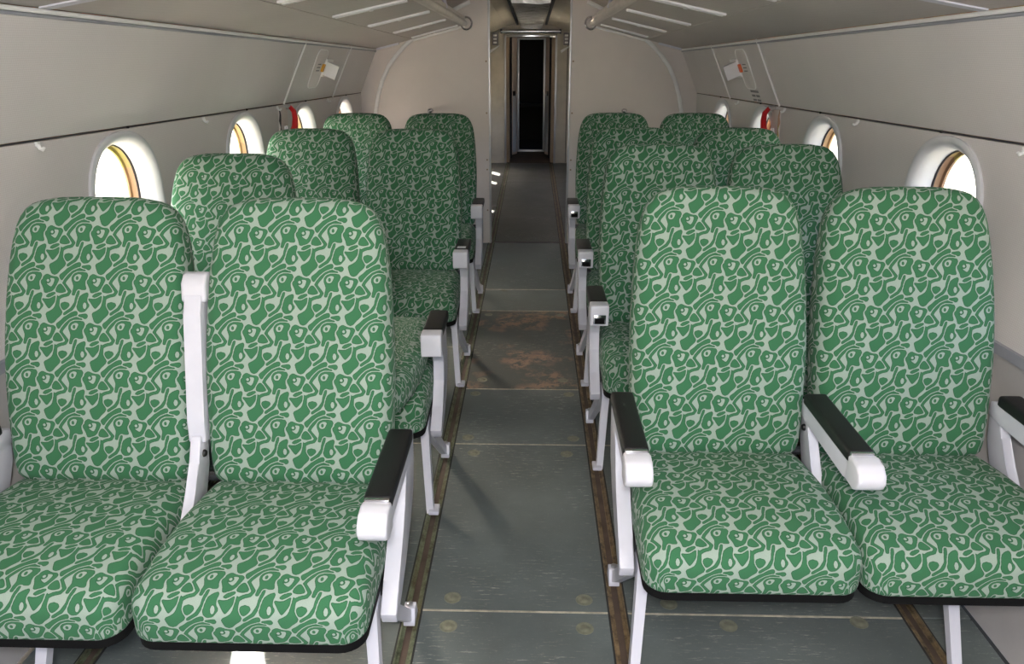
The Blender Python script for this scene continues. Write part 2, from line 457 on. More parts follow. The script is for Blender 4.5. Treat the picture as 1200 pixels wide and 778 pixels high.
# floor
floor = structure('floor', box('floor', C0-1.3, C0+1.3, YB, 12.6, -0.06, -0.012, 'floor_base'), None, 'grey green painted cabin floor of screwed panels between seat rails', 'floor')
RL, RR, WL, WR = C0-0.270, C0+0.270, C0-1.035, C0+1.035
RAILW = 0.021
JA = [YB, -0.3, 0.72, 1.68, 2.60, 3.10, 4.17, 4.58, 5.80, 7.2, 8.6, 10.1]
def panel(x0, x1, y0, y1, mat='floor_paint'):
    g = 0.0025
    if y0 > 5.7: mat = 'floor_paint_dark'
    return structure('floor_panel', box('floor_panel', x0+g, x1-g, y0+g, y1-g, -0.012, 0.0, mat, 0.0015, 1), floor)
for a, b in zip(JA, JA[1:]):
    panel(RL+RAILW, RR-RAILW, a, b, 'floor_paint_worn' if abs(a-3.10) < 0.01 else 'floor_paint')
JS = [YB, 0.75, 1.68, 2.60, 3.60, 4.58, 5.80, 7.2, 8.6, 10.1]
for s in (-1, 1):
    xa, xb = sorted((C0+s*(0.270+RAILW), C0+s*(1.035-RAILW)))
    xc, xd = sorted((C0+s*(1.035+RAILW), C0+s*1.19))
    for a, b in zip(JS, JS[1:]):
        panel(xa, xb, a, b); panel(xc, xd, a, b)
for y in JA[2:9]:
    structure('joint_strip', box('joint_strip', RL+RAILW, RR-RAILW, y-0.003, y+0.003, -0.011, 0.0004, 'joint_filler'), floor)
for y in (1.68, 2.60, 3.60):
    for s in (-1, 1):
        xa, xb = sorted((C0+s*(0.270+RAILW), C0+s*(1.035-RAILW)))
        structure('joint_strip', box('joint_strip', xa, xb, y-0.003, y+0.003, -0.011, 0.0004, 'joint_filler'), floor)
structure('threshold_strip', box('threshold_strip', RL+RAILW, RR-RAILW, 5.78, 5.82, -0.002, 0.004, 'seam_dark', 0.002), floor)
fme = lathe('floor_fastener', [(0.023, -0.001), (0.023, 0.0008), (0.020, 0.001), (0.019, 0.0004), (0.010, 0.0004), (0.009, 0.0012), (0.004, 0.0014)], 'fastener', 18)
for x, y in [(RL+0.10, 1.73), (RR-0.085, 1.73), (RL+0.10, 2.53), (RR-0.10, 2.53), (RL+0.07, 2.65), (RR-0.07, 2.65), (RL+0.07, 3.05), (RR-0.07, 3.05), (RL+0.1, 1.62), (RR-0.09, 1.62),
             (RR+0.14, 1.72), (RR+0.28, 1.64), (RR+0.62, 1.66), (RL-0.16, 1.72), (RL-0.3, 1.62), (RL+0.07, 4.1), (RR-0.07, 4.1), (RL+0.09, 3.2), (RR-0.09, 3.2), (RL+0.08, 0.85), (RR-0.08, 0.85)]:
    structure('floor_fastener', fme, floor, loc=(x, y, 0.0))
# seat rails: a channel with two lips
def rail(x, mat, y1):
    pts = [(-0.021, -0.013), (0.021, -0.013), (0.021, 0.003), (0.0165, 0.003), (0.0165, -0.002), (0.0085, -0.002), (0.0085, -0.009), (-0.0085, -0.009), (-0.0085, -0.002), (-0.0165, -0.002), (-0.0165, 0.003), (-0.021, 0.003)]
    structure('seat_rail', prism('seat_rail', [(x+a, b) for a, b in pts], YB, y1, 'y', mat), floor)
    for d in (-0.0235, 0.0235):
        structure('rail_gap', box('rail_gap', x+d-0.0025, x+d+0.0025, YB, y1, -0.012, 0.0012, 'floor_base'), floor)
    structure('rail_slot', box('rail_slot', x-0.0084, x+0.0084, YB, y1, -0.0088, -0.006, 'threshold_brown'), floor)
rail(RL, 'rail_green', 10.1); rail(RR, 'rail_brown', 10.1); rail(WL, 'rail_green', 5.75); rail(WR, 'rail_brown', 5.75)

# side walls: below the dado, bays with round openings, upper panels
def strip_mesh(name, side, q0, q1, ys, mat, nq=4, out=0.0, thick=0.012, prof=PROF):
    vs, fs = [], []; nqq = nq+1; L = len(ys)
    for o in (0.0, thick):
        for y in ys:
            for j in range(nqq): vs.append(W(side, q0+(q1-q0)*j/nq, y, out+o, prof))
    N = L*nqq
    for i in range(L-1):
        for j in range(nq):
            a = i*nqq+j; fs.append((a, a+1, a+nqq+1, a+nqq)); fs.append((N+a, N+a+nqq, N+a+nqq+1, N+a+1))
    for i in range(L-1):
        for j in (0, nq):
            a = i*nqq+j; fs.append((a, a+nqq, N+a+nqq, N+a))
    for j in range(nq):
        for i in (0, L-1):
            a = i*nqq+j; fs.append((a, a+1, N+a+1, N+a))
    return mesh_from(name, vs, fs, mat, angle=30)
def yrange(a, b, n): return [a+(b-a)*i/n for i in range(n+1)]

NW = 40
wallobj = {}
wn = 0
for side in (-1, 1):
    nm = 'wall_left' if side < 0 else 'wall_right'
    wall = structure(nm, strip_mesh(nm, side, 0, 2, yrange(YB, YF, 14), 'lower_wall', 4), None,
                     'beige vinyl cabin side wall on the %s of the aisle with round windows' % ('red-handle yellow-label side' if side < 0 else 'red-handle orange-label side'), 'wall')
    wallobj[side] = wall
    ws = WIN[side]
    edges = [YB]+[(a+b)/2 for a, b in zip(ws, ws[1:])]+[YF]
    for yc, y0, y1 in zip(ws, edges, edges[1:]):
        zc = seam_z(yc)-0.238
        rings = []
        vs, fs = [], []
        for k in range(NW):
            dy, dz = oval(k, NW, RO-0.008)
            # ray from centre to the bay rectangle
            t = 2*math.pi*k/NW; c, s = math.cos(t), math.sin(t)
            yr = (y1-yc) if c > 0 else (y0-yc)
            zt = (seam_z(yc)-0.004-zc) if s > 0 else (dado_z(yc)-zc)
            m = min(abs(yr/c) if abs(c) > 1e-6 else 1e9, abs(zt/s) if abs(s) > 1e-6 else 1e9)
            ey, ez = c*m, s*m
            rings.append(((dy, dz), (ey, ez)))
        # snap nearest ring points to the exact corners
        for cy in (y0-yc, y1-yc):
            for cz in (seam_z(yc)-0.004-zc, dado_z(yc)-zc):
                k = min(range(NW), key=lambda i: (rings[i][1][0]-cy)**2+(rings[i][1][1]-cz)**2)
                rings[k] = (rings[k][0], (cy, cz))
        NR = 4
        for o in (0.0, 0.012):
            for r in range(NR+1):
                for k in range(NW):
                    a, b = rings[k]; f = r/NR
                    y = yc+a[0]+(b[0]-a[0])*f; z = a[1]+(b[1]-a[1])*f
                    # follow the sloping seam and dado
                    zz = zc+z+(seam_z(y)-seam_z(yc))*(f if z > 0 else 0)+(dado_z(y)-dado_z(yc))*(f if z < 0 else 0)
                    vs.append(wall_by_z(side, y, zz, o))
        M = (NR+1)*NW
        for base in (0, M):
            for r in range(NR):
                for k in range(NW):
                    fs.append((base+r*NW+k, base+r*NW+(k+1) % NW, base+(r+1)*NW+(k+1) % NW, base+(r+1)*NW+k))
        for r in (0, NR):
            for k in range(NW): fs.append((r*NW+k, r*NW+(k+1) % NW, M+r*NW+(k+1) % NW, M+r*NW+k))
        structure('window_panel', mesh_from('window_panel', vs, fs, 'wall_vinyl', angle=30), wall)
        # window: reveal funnel, gasket, airframe ring, pane
        wn += 1
        ctr = wall_by_z(side, yc, zc)
        def loop(r, out, n=NW, lift=0.0):
            res = []
            for k in range(n):
                dy, dz = oval(k, n, r); p = wall_by_z(side, yc+dy*1.0, zc+dz)
                # flatten with depth so that the pane is planar
                f = min(1.0, max(0.0, out/0.06)); x = p.x*(1-f)+ctr.x*f
                res.append(Vector((x+side*out, yc+dy, zc+dz+(seam_z(yc+dy)-seam_z(yc))*(1-f))))
            return res
        def loft(loops, name, mat, parent, closed=False, cap=False):
            v = [p for l in loops for p in l]; f = []; n = len(loops[0]); L = len(loops)
            for i in range(L if closed else L-1):
                j = (i+1) % L
                for k in range(n): f.append((i*n+k, i*n+(k+1) % n, j*n+(k+1) % n, j*n+k))
            if cap: f += [tuple(range(n)), tuple(range((L-1)*n, L*n))]
            return structure(name, mesh_from(name, v, f, mat, angle=50, smooth=not cap), parent) if parent else mesh_from(name, v, f, mat, angle=50)
        wl = loft([loop(RO-0.006, 0.012), loop(RO, 0.0), loop(RO, -0.008), loop(RO-0.008, -0.013), loop(RO-0.02, -0.010), loop(RO-0.034, 0.004), loop(RI+0.006, 0.030), loop(RI, 0.052), loop(RI+0.006, 0.055), loop(RI+0.014, 0.032), loop(RO-0.026, 0.016)],
                  'reveal', 'reveal_plastic', None, closed=True)
        win = structure('window_%d' % wn, wl, None, 'round cabin window with flared white plastic reveal in the %s wall' % ('yellow-label' if side < 0 else 'orange-label'), 'window')
        loft([loop(RI-0.001, 0.051), loop(RI-0.004, 0.055), loop(RI-0.001, 0.059), loop(RI+0.006, 0.056)], 'gasket', 'gasket', win, closed=True)
        loft([loop(RI+0.05, 0.059), loop(RI+0.006, 0.059), loop(RI+0.004, 0.080), loop(RI-0.008, 0.082), loop(RI-0.008, 0.090), loop(RI+0.05, 0.090)], 'airframe_ring', 'airframe', win, closed=True)
        loft([loop(RI-0.006, 0.083), loop(RI-0.006, 0.087)], 'pane', 'window_glass', win, cap=True)
    # outer skin seals the gap between the rings
    vs, fs = [], []
    # upper panels, divided by strips
    cuts = [YB, 0.2, 2.15, 3.98 if side > 0 else 4.10, 4.88 if side > 0 else 5.02, YF]
    cuts = [YB, 0.2, (3.98 if side > 0 else 4.10), (4.88 if side > 0 else 5.02), YF]
    for a, b in zip(cuts, cuts[1:]):
        structure('upper_panel', strip_mesh('upper_panel', side, 4.012, 4.985, yrange(a+0.002, b-0.002, 6), 'wall_vinyl', 5), wall)
    for y in cuts[2:4]:
        structure('joint_strip', tube('joint_strip', [W(side, 4.0, y, -0.004), W(side, 4.5, y+0.02, -0.004), W(side, 5.0, y+0.04, -0.004)], 0.0045, 'trim_grey', 6), wall)
    # dark seam line and corner bead
    structure('seam', tube('seam', [W(side, 4.0, y, 0.001) for y in yrange(YB, YF, 8)], 0.0020, 'seam_dark', 6), wall)
    structure('corner_bead', tube('corner_bead', [W(side, 4.975, y, -0.006) for y in yrange(YB, YF, 8)], 0.006, 'trim_grey', 8), wall)
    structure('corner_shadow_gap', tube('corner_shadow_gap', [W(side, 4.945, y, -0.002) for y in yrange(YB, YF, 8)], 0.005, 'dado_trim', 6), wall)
    structure('dado_rail', strip_mesh('dado_rail', side, 1.97, 2.06, yrange(YB, YF, 8), 'dado_trim', 2, out=-0.012), wall)
    # screws along the seam above each window
    sm = lathe('seam_screw', [(0.004, -0.004), (0.004, 0.002), (0.002, 0.004)], 'gasket', 10, 'x')
    for y in ws: structure('seam_screw', sm, wall, loc=W(side, 4.0, y+0.05*1, -0.004))
    # hull skin behind the lining
    structure('hull_skin', strip_mesh('hull_skin', side, 0.0, 2.0, [YB, YF], 'airframe', 3, out=0.05), wall)

# hull band with openings outside the windows: closes the space behind the lining from daylight
for side in (-1, 1):
    wall = wallobj[side]; ws = WIN[side]
    edges = [YB]+[(a+b)/2 for a, b in zip(ws, ws[1:])]+[YF]
    for yc, y0, y1 in zip(ws, edges, edges[1:]):
        zc = seam_z(yc)-0.238; ctr = wall_by_z(side, yc, zc); vs, fs = [], []
        z0, z1 = dado_z(yc)-0.06-zc, seam_z(yc)+0.05-zc
        pts = []
        for k in range(NW):
            t = 2*math.pi*k/NW; c, s = math.cos(t), math.sin(t)
            yr = (y1-yc) if c > 0 else (y0-yc); zt = z1 if s > 0 else z0
            m = min(abs(yr/c) if abs(c) > 1e-6 else 1e9, abs(zt/s) if abs(s) > 1e-6 else 1e9)
            pts.append((oval(k, NW, RI+0.03), (c*m, s*m)))
        for cy in (y0-yc, y1-yc):
            for cz in (z0, z1):
                k = min(range(NW), key=lambda i: (pts[i][1][0]-cy)**2+(pts[i][1][1]-cz)**2); pts[k] = (pts[k][0], (cy, cz))
        for j in (0, 1):
            for k in range(NW):
                y = yc+pts[k][j][0]; z = zc+pts[k][j][1]
                q = ctr.x if j == 0 else C0+side*(abs(wall_by_z(side, y, min(max(z, 0.3), 1.1)).x-C0))
                vs.append((q+side*0.085, y, z))
        for k in range(NW): fs.append((k, (k+1) % NW, NW+(k+1) % NW, NW+k))
        structure('hull_band', mesh_from('hull_band', vs, fs, 'airframe', angle=30), wall)
    vs = []
    for y in (YB, YF):
        vs += [wall_by_z(side, y, dado_z(y)-0.08, 0.05), wall_by_z(side, y, dado_z(y)-0.04, 0.145), W(side, 4.0, y, 0.145)+Vector((0, 0, 0.02)), W(side, 5.0, y, 0.13)+Vector((0, 0, 0.1))]
    structure('hull_band', mesh_from('hull_band', vs, [(0, 1, 5, 4)], 'airframe'), wall)
    structure('hull_band', mesh_from('hull_band', vs, [(2, 3, 7, 6)], 'airframe'), wall)

# ceiling arch, cabin and vestibule
ARCH = [(0.0, 1.755), (0.2, 1.742), (0.4, 1.69), (0.56, 1.612), (0.72, 1.52), (0.865, 1.405), (0.985, 1.285), (1.05, 1.14), (1.10, 0.97)]
def zdrop(Y): return -(Y-YF)*0.0252
vs, fs = [], []
half = ARCH[:5]+[(0.95, 1.50), (1.15, 1.42)]
prof = [(-h, z+0.012) for h, z in half[:0:-1]]+[(h, z+0.012) for h, z in half]
ys = [YB, 0.5, 2.0, 4.0, YF]
for y in ys:
    for h, z in prof: vs.append((C0+h, y, z+zdrop(y)))
n = len(prof)
for i in range(len(ys)-1):
    for j in range(n-1): fs.append((i*n+j, i*n+j+1, (i+1)*n+j+1, (i+1)*n+j))
structure('ceiling', mesh_from('ceiling', vs, fs, 'ceiling_vinyl'), None, 'pale arched cabin ceiling between the two luggage racks', 'ceiling')
# close the hull above the racks
for side in (-1, 1):
    vs = []
    for y in (YB, YF):
        vs += [W(side, 5.0, y, 0.13)+Vector((0, 0, 0.1)), Vector((C0+side*0.9, y, 1.60+zdrop(y))), Vector((C0+side*0.3, y, 1.80+zdrop(y)))]
    structure('hull_band', mesh_from('hull_band', vs, [(0, 1, 4, 3), (1, 2, 5, 4)], 'airframe'), wallobj[side])

# rear bulkhead behind the camera; unseen doorway added to let in soft daylight
structure('wall_rear', prism('wall_rear', [(C0-1.45, 0), (C0-0.42, 0), (C0-0.42, 1.75), (C0+0.42, 1.75), (C0+0.42, 0), (C0+1.45, 0), (C0+1.45, 2.05), (C0-1.45, 2.05)], YB-0.05, YB, 'y', 'partition'), None, 'beige bulkhead at the rear of the cabin with an opening added to let in daylight', 'wall')

# front partition: two halves beside the doorway
OPN = 0.283; OC = C0+0.01
def half_partition(side):
    pts = [(OC+side*OPN, 0.0), (OC+side*OPN, 1.80)]
    arch = [(0.4, 1.80), (0.9, 1.75), (1.4, 1.6), (1.55, 1.12), (1.5, 0.5), (1.4, 0.0)]
    pts += [(C0+side*h, z) for h, z in arch]
    nm = 'wall_front_%s' % ('left' if side < 0 else 'right')
    w_ = structure(nm, prism(nm, pts, YF, YF+0.04, 'y', 'partition'), None,
                   'pinkish beige partition panel on the %s side of the doorway' % ('yellow-label' if side < 0 else 'orange-label'), 'wall')
    # metal edge of the doorway
    x = OC+side*OPN
    xa, xb = sorted((x-side*0.006, x+side*0.008))
    structure('edge_strip', box('edge_strip', xa, xb, YF-0.006, YF+0.046, 0.002, 1.80, 'aluminium', 0.003), w_)
    # curved moulding
    mp = [Vector((C0+side*h, YF-0.008, z)) for h, z in [(0.20, 1.745), (0.30, 1.72), (0.40, 1.685), (0.48, 1.65), (0.56, 1.607), (0.66, 1.553), (0.77, 1.477), (0.865, 1.397), (0.935, 1.325), (0.985, 1.26), (1.035, 1.16), (1.065, 1.07), (1.09, 0.96), (1.10, 0.8), (1.095, 0.5), (1.07, 0.02)] if h > 0.30]
    structure('moulding', tube('moulding', mp, 0.014, 'trim_grey', 8, flat=1.0), w_)
    sm = lathe('screw', [(0.006, 0.0), (0.006, -0.002), (0.003, -0.003)], 'jamb_tan', 10, 'y')
    for z in (0.25, 0.55, 0.62, 0.95, 1.3): structure('screw', sm, w_, loc=(x+side*0.022, YF, z))
    # rack end collar
    return w_
part = {s: half_partition(s) for s in (-1, 1)}

# ------------------------------------------------------------------ luggage racks
for side in (-1, 1):
    r = empty('luggage_rack', (C0+side*0.8, 3.2, 1.4))
    tag(r, 'overhead luggage rack with white ribbed slots along the %s wall' % ('yellow-label' if side < 0 else 'orange-label'), 'luggage rack', 'overhead luggage racks')
    off = -Vector(r.location)
    def rk(name, me):
        return link(name, me, r, off)
    def rs(q, y, dz=0.0):
        p = W(side, q, y, 0, RACK); p.z += dz; return p
    def slab(name, q0, q1, y0, y1, mat, t0=0.0, t1=0.018, nq=2, ny=4, bev=0.0):
        v, f = [], []; ysx = yrange(y0, y1, ny)
        for dz in (t0, t1):
            for y in ysx:
                for j in range(nq+1): v.append(rs(q0+(q1-q0)*j/nq, y, dz))
        N = (ny+1)*(nq+1); a_ = nq+1
        for i in range(ny):
            for j in range(nq):
                a = i*a_+j; f += [(a, a+1, a+a_+1, a+a_), (N+a, N+a+a_, N+a+a_+1, N+a+1)]
        for i in range(ny):
            for j in (0, nq): a = i*a_+j; f.append((a, a+a_, N+a+a_, N+a))
        for j in range(nq):
            for i in (0, ny): a = i*a_+j; f.append((a, a+1, N+a+1, N+a))
        return mesh_from(name, v, f, mat, angle=30)
    slots = [-0.2, 0.55, 1.28, 2.0, 2.70, 3.42, 4.13, 4.86, 5.58] if side < 0 else [-0.25, 0.5, 1.2, 1.9, 2.6, 3.31, 4.02, 4.73, 5.46]
    # fixed outer panels, with cross joints
    js = [YB, 0.1, 2.02 if side < 0 else 2.12, YF]
    for a, b in zip(js, js[1:]): rk('fixed_panel', slab('fixed_panel', 0.0, 0.985, a+0.003, b-0.003, 'rack_vinyl'))
    for y in js[1:3]:
        rk('cover_strip', slab('cover_strip', 0.02, 0.98, y-0.03, y+0.012, 'white_paint', -0.004, 0.0, 2, 1))
    # slotted panels between the slots
    ed = [YB]+[y for y in slots]+[YF]
    hw = 0.042
    for i, (a, b) in enumerate(zip(ed, ed[1:])):
        a2 = a+(hw if i else 0.0); b2 = b-(hw if i < len(ed)-2 else 0.0)
        rk('shelf_panel', slab('shelf_panel', 1.0, 1.97, a2, b2, 'rack_vinyl'))
    for y in slots:
        rk('shelf_panel_end', slab('shelf_panel_end', 1.0, 1.05, y-hw, y+hw, 'rack_vinyl', ny=1))
        rk('shelf_panel_end', slab('shelf_panel_end', 1.92, 1.97, y-hw, y+hw, 'rack_vinyl', ny=1))
        s_ = rk('slot_pan', slab('slot_pan', 1.04, 1.93, y-hw-0.004, y+hw+0.004, 'trim_grey', 0.006, 0.012, ny=1))
        for d in (-0.024, 0.024):
            v = slab('slot_rib', 1.06, 1.91, y+d-0.013, y+d+0.013, 'white_plastic', -0.007, 0.012, ny=1)
            o = link('slot_rib', v, s_)
        o = link('slot_clip', slab('slot_clip', 1.46, 1.50, y-0.036, y+0.036, 'white_plastic', -0.010, -0.006, 1, 1), s_)
    rk('front_rail', tube('front_rail', [rs(2.0, y, 0.012) for y in yrange(YB, YF, 6)], 0.021, 'rack_rail', 12))
    rk('front_lip', slab('front_lip', 1.965, 2.01, YB, YF, 'rack_rail', 0.0, 0.055, 1, 4))
    rk('end_trim', tube('end_trim', [rs(q, YF-0.012, -0.006) for q in (1.0, 1.25, 1.5, 1.75, 2.0)], 0.009, 'trim_grey', 8))
    # end collar where the rail meets the partition
    cl = rs(2.0, YF-0.016, 0.012); cl.x -= side*0.012
    rk('end_collar', tube('end_collar', [cl+Vector((0.038*math.cos(t), 0, 0.04*math.sin(t))) for t in [2*math.pi*k/20 for k in range(20)]], 0.007, 'chrome', 8, closed=True))
    rk('corner_plate', slab('corner_plate', 0.02, 0.62, YF-0.05, YF-0.004, 'white_paint', -0.012, 0.0, 2, 1))
    for y in (4.6, 3.2):
        p = rs(2.0, y, 0.035)
        rk('hanger', tube('hanger', [p, p+Vector((side*0.02, 0, 0.10)), p+Vector((side*0.05, 0, 0.16))], 0.012, 'white_paint', 8))

# ------------------------------------------------------------------ seats
def pillow(name, outline, thick, r, crown, place, back_crown=0.0, ncore=5, back_r=None):
    """closed cushion: outline (a,b) counter-clockwise; front at depth 0 bulging by crown, rounded edges of radius r"""
    O = [Vector(p) for p in outline]; n = len(O); c = sum(O, Vector((0, 0)))/n
    nrm = []
    for i in range(n):
        d = O[(i+1) % n]-O[i-1]; nrm.append(Vector((d.y, -d.x)).normalized())
    ext = max((o-c).length for o in O)
    vs, uv, fs = [], [], []
    def cr(p):
        q = (p-c); return crown*max(0.0, 1-(q.length/ext)**2)
    rings = []
    def ring(pts, dep, ex):
        base = len(vs)
        for i, p in enumerate(pts):
            vs.append(place(p.x, p.y, dep[i] if isinstance(dep, list) else dep)); q = O[i]
            uv.append((p.x+nrm[i].x*ex, p.y+nrm[i].y*ex))
        rings.append(base)
    inner = [O[i]-nrm[i]*r for i in range(n)]
    # front core
    vs.append(place(c.x, c.y, -crown)); uv.append((c.x, c.y)); ctr0 = 0
    for k in range(1, ncore+1):
        f = k/ncore; pts = [c+(p-c)*f for p in inner]; ring(pts, [-cr(p) for p in pts], 0)
    d0 = [-cr(p) for p in inner]
    for k in range(1, 5):
        a = math.pi/2*k/4; pts = [O[i]-nrm[i]*r*(1-math.sin(a)) for i in range(n)]
        ring(pts, [d0[i]*(1-k/4)+r*(1-math.cos(a)) for i in range(n)], r*(a-math.sin(a)))
    br = back_r or r
    for k in range(0, 5):
        a = math.pi/2*k/4; pts = [O[i]-nrm[i]*br*(1-math.cos(a)) for i in range(n)]
        ring(pts, thick-br+br*math.sin(a), r*0.57+(thick-r-br)+br*(a+1-math.cos(a)))
    pts = [c+(O[i]-nrm[i]*br-c)*0.5 for i in range(n)]; ring(pts, thick+back_crown*0.7, 0)
    ctr1 = len(vs); vs.append(place(c.x, c.y, thick+back_crown)); uv.append((c.x, c.y))
    for i in range(n): fs.append((ctr0, rings[0]+i, rings[0]+(i+1) % n))
    for a, b in zip(rings, rings[1:]):
        for i in range(n): fs.append((a+i, b+i, b+(i+1) % n, a+(i+1) % n))
    for i in range(n): fs.append((ctr1, rings[-1]+(i+1) % n, rings[-1]+i))
    return mesh_from(name, vs, fs, 'seat_fabric', uvs=uv, angle=180)

def spline(pts, m):
    n = len(pts); out = []
    for i in range(n):
        p0, p1, p2, p3 = (Vector(pts[(i+j-1) % n]) for j in range(4))
        for k in range(m):
            t = k/m
            out.append(tuple(0.5*((2*p1)+(p2-p0)*t+(2*p0-5*p1+4*p2-p3)*t*t+(3*p1-p0-3*p2+p3)*t**3)))
    return out
def round_poly(pts, rads, seg=6):
    out = []; n = len(pts)
    for i in range(n):
        p = Vector(pts[i]); a = (Vector(pts[i-1])-p).normalized(); b = (Vector(pts[(i+1) % n])-p).normalized()
        ang = a.angle(b); d = min(rads[i]/math.tan(ang/2), 0.48*(Vector(pts[i-1])-p).length, 0.48*(Vector(pts[(i+1) % n])-p).length); r = d*math.tan(ang/2)
        cdir = (a+b).normalized(); ctr = p+cdir*(r/math.sin(ang/2))
        s = p+a*d-ctr; e = p+b*d-ctr; tot = s.angle_signed(e) if s.length > 1e-9 else 0
        for k in range(seg+1):
            t = k/seg; v = (s.normalized()*math.sin((1-t)*abs(tot))+e.normalized()*math.sin(t*abs(tot)))
            out.append(tuple(ctr+v.normalized()*r))
    return out
def densify(pts, step):
    out = []; n = len(pts)
    for i in range(n):
        a = Vector(pts[i]); b = Vector(pts[(i+1) % n]); L = (b-a).length; m = max(1, int(round(L/step)))
        for k in range(m): out.append(tuple(a+(b-a)*k/m))
    return out

BH = 0.655       # backrest length
_r = [(0.165, 0.0), (0.199, 0.011), (0.212, 0.05), (0.217, 0.16), (0.219, 0.28), (0.214, 0.42), (0.204, 0.53), (0.189, 0.598), (0.160, 0.637), (0.112, 0.652), (0.055, 0.6555)]
bo = spline(_r+[(0.0, 0.656)]+[(-x, y) for x, y in _r[::-1]]+[(-0.08, -0.001), (0.08, -0.001)], 8)
def resample(pts, step):
    P = [Vector(p) for p in pts]; P.append(P[0]); L = [0.0]
    for a_, b_ in zip(P, P[1:]): L.append(L[-1]+(b_-a_).length)
    n_ = int(L[-1]/step); out = []; j = 0
    for k in range(n_):
        d_ = L[-1]*k/n_
        while L[j+1] < d_: j += 1
        out.append(tuple(P[j]+(P[j+1]-P[j])*((d_-L[j])/max(1e-9, L[j+1]-L[j]))))
    return out
bo = resample(bo, 0.022)
def place_back(a, b, d):
    t = b/BH
    lum = 0.012*math.sin(math.pi*min(1, t*1.25))-0.010*max(0, t-0.8)*5     # lumbar forward, head slightly back
    dd = d
    return (a, -0.05+dd-lum*(1-d/0.11), b)
BACK = pillow('backrest', bo, 0.105, 0.036, 0.012, place_back, 0.0, 6)
CW = 0.230
co = [(-CW, -0.455), (CW, -0.455), (CW*0.985, -0.2), (0.214, 0.0), (-0.214, 0.0), (-CW*0.985, -0.2)]
co = densify(round_poly(co, [0.05, 0.05, 0.5, 0.045, 0.045, 0.5], 6), 0.03)
CTOP = 0.425
def place_cush(a, b, d):
    roll = 0.018*max(0, (-b-0.30)/0.155)**2
    return (a, b, CTOP-d-roll*(1-d/0.115)+0.012*math.sin(math.pi*min(1, max(0, -b/0.455)))*(1-d/0.115))
CUSH = pillow('seat_cushion', co, 0.105, 0.034, 0.012, place_cush, 0.0, 6, back_r=0.015)
bp = [(x*0.985, y*0.985-0.003) for x, y in co]
BASE = prism('cushion_base', bp, CTOP-0.122, CTOP-0.102, 'z', 'black_board')

ARMB = prism('armrest', [(0.0, -0.030), (0.0, 0.004), (-0.02, 0.012), (-0.335, 0.012), (-0.345, -0.034), (-0.30, -0.040), (-0.05, -0.036)], -0.020, 0.020, 'x', 'white_paint', 0.004)
PADM = box('arm_pad', -0.028, 0.028, -0.330, -0.035, 0.008, 0.037, 'black_vinyl', 0.009, 3)
CAPM = prism('end_cap', [(-0.328, -0.030), (-0.328, 0.028), (-0.350, 0.033), (-0.378, 0.029), (-0.396, 0.014), (-0.400, -0.004), (-0.392, -0.020), (-0.372, -0.032)], -0.029, 0.029, 'x', 'cap_plastic', 0.010, 4)
# short arms of the other rows: square cap, some with an ash tray
ARMS = prism('armrest', [(-0.10, -0.030), (-0.10, 0.006), (-0.12, 0.010), (-0.31, 0.010), (-0.315, -0.034), (-0.12, -0.036)], -0.020, 0.020, 'x', 'white_paint', 0.004)
PADS = box('arm_pad', -0.030, 0.030, -0.300, -0.115, 0.006, 0.038, 'black_vinyl', 0.008, 3)
CAPB = box('end_cap', -0.031, 0.031, -0.352, -0.296, -0.034, 0.036, 'cap_plastic', 0.006, 3)
ASHF = box('ashtray', -0.021, 0.021, -0.3555, -0.347, -0.026, 0.006, 'chrome', 0.002)
ASHH = box('ashtray_slot', -0.016, 0.016, -0.3575, -0.351, -0.024, -0.005, 'black_board', 0.001)
STICK = box('sticker', -0.018, 0.018, -0.285, -0.255, 0.0375, 0.0386, 'white_plastic')
CLIP = box('pad_clip', -0.025, 0.025, -0.336, -0.324, 0.014, 0.0345, 'chrome', 0.003)
def bracket_short():
    fr = [(-0.235, 0.545), (-0.20, 0.50), (-0.178, 0.44), (-0.188, 0.38), (-0.24, 0.312), (-0.315, 0.262)]
    rr = [(-0.295, 0.230), (-0.215, 0.250), (-0.13, 0.300), (-0.078, 0.37), (-0.068, 0.44), (-0.09, 0.545)]
    return prism('arm_bracket', fr+rr, -0.017, 0.017, 'x', 'white_paint', 0.004)
def bracket_mesh(thin):
    wx = 0.012 if thin else 0.017
    fr = [(-0.065, 0.54), (-0.085, 0.49), (-0.125, 0.43), (-0.175, 0.375), (-0.245, 0.315), (-0.300, 0.268)]
    if thin: fr = [(-0.035, 0.545), (-0.06, 0.49), (-0.10, 0.43), (-0.155, 0.375), (-0.235, 0.315), (-0.29, 0.268)]
    rr = [(-0.288, 0.238), (-0.235, 0.258), (-0.15, 0.295), (-0.06, 0.345), (-0.002, 0.40), (0.024, 0.46), (0.03, 0.54)]
    if thin: rr = [(-0.285, 0.245), (-0.20, 0.28), (-0.10, 0.335), (-0.04, 0.40), (-0.005, 0.46), (0.01, 0.54)]
    return prism('arm_bracket', fr+rr, -wx, wx, 'x', 'white_paint', 0.004)
BRKS = bracket_short(); BRK = bracket_mesh(False); BRKT = bracket_mesh(True)
PIV = lathe('pivot_knob', [(0.007, -0.018), (0.009, -0.014), (0.009, 0.014), (0.007, 0.018)], 'black_vinyl', 14, 'x')
def leg_mesh(sg):
    return bar('leg', [((sg*0.034, -0.265, 0.312), (0.014, 0, 0), (0, 0.018, 0.005)), ((sg*0.022, -0.318, 0.16), (0.012, 0, 0), (0, 0.016, 0.005)), ((sg*0.010, -0.370, 0.008), (0.011, 0, 0), (0, 0.014, 0.004))], 'white_paint', 0.003)
LEG, LEGM = leg_mesh(1), leg_mesh(-1)
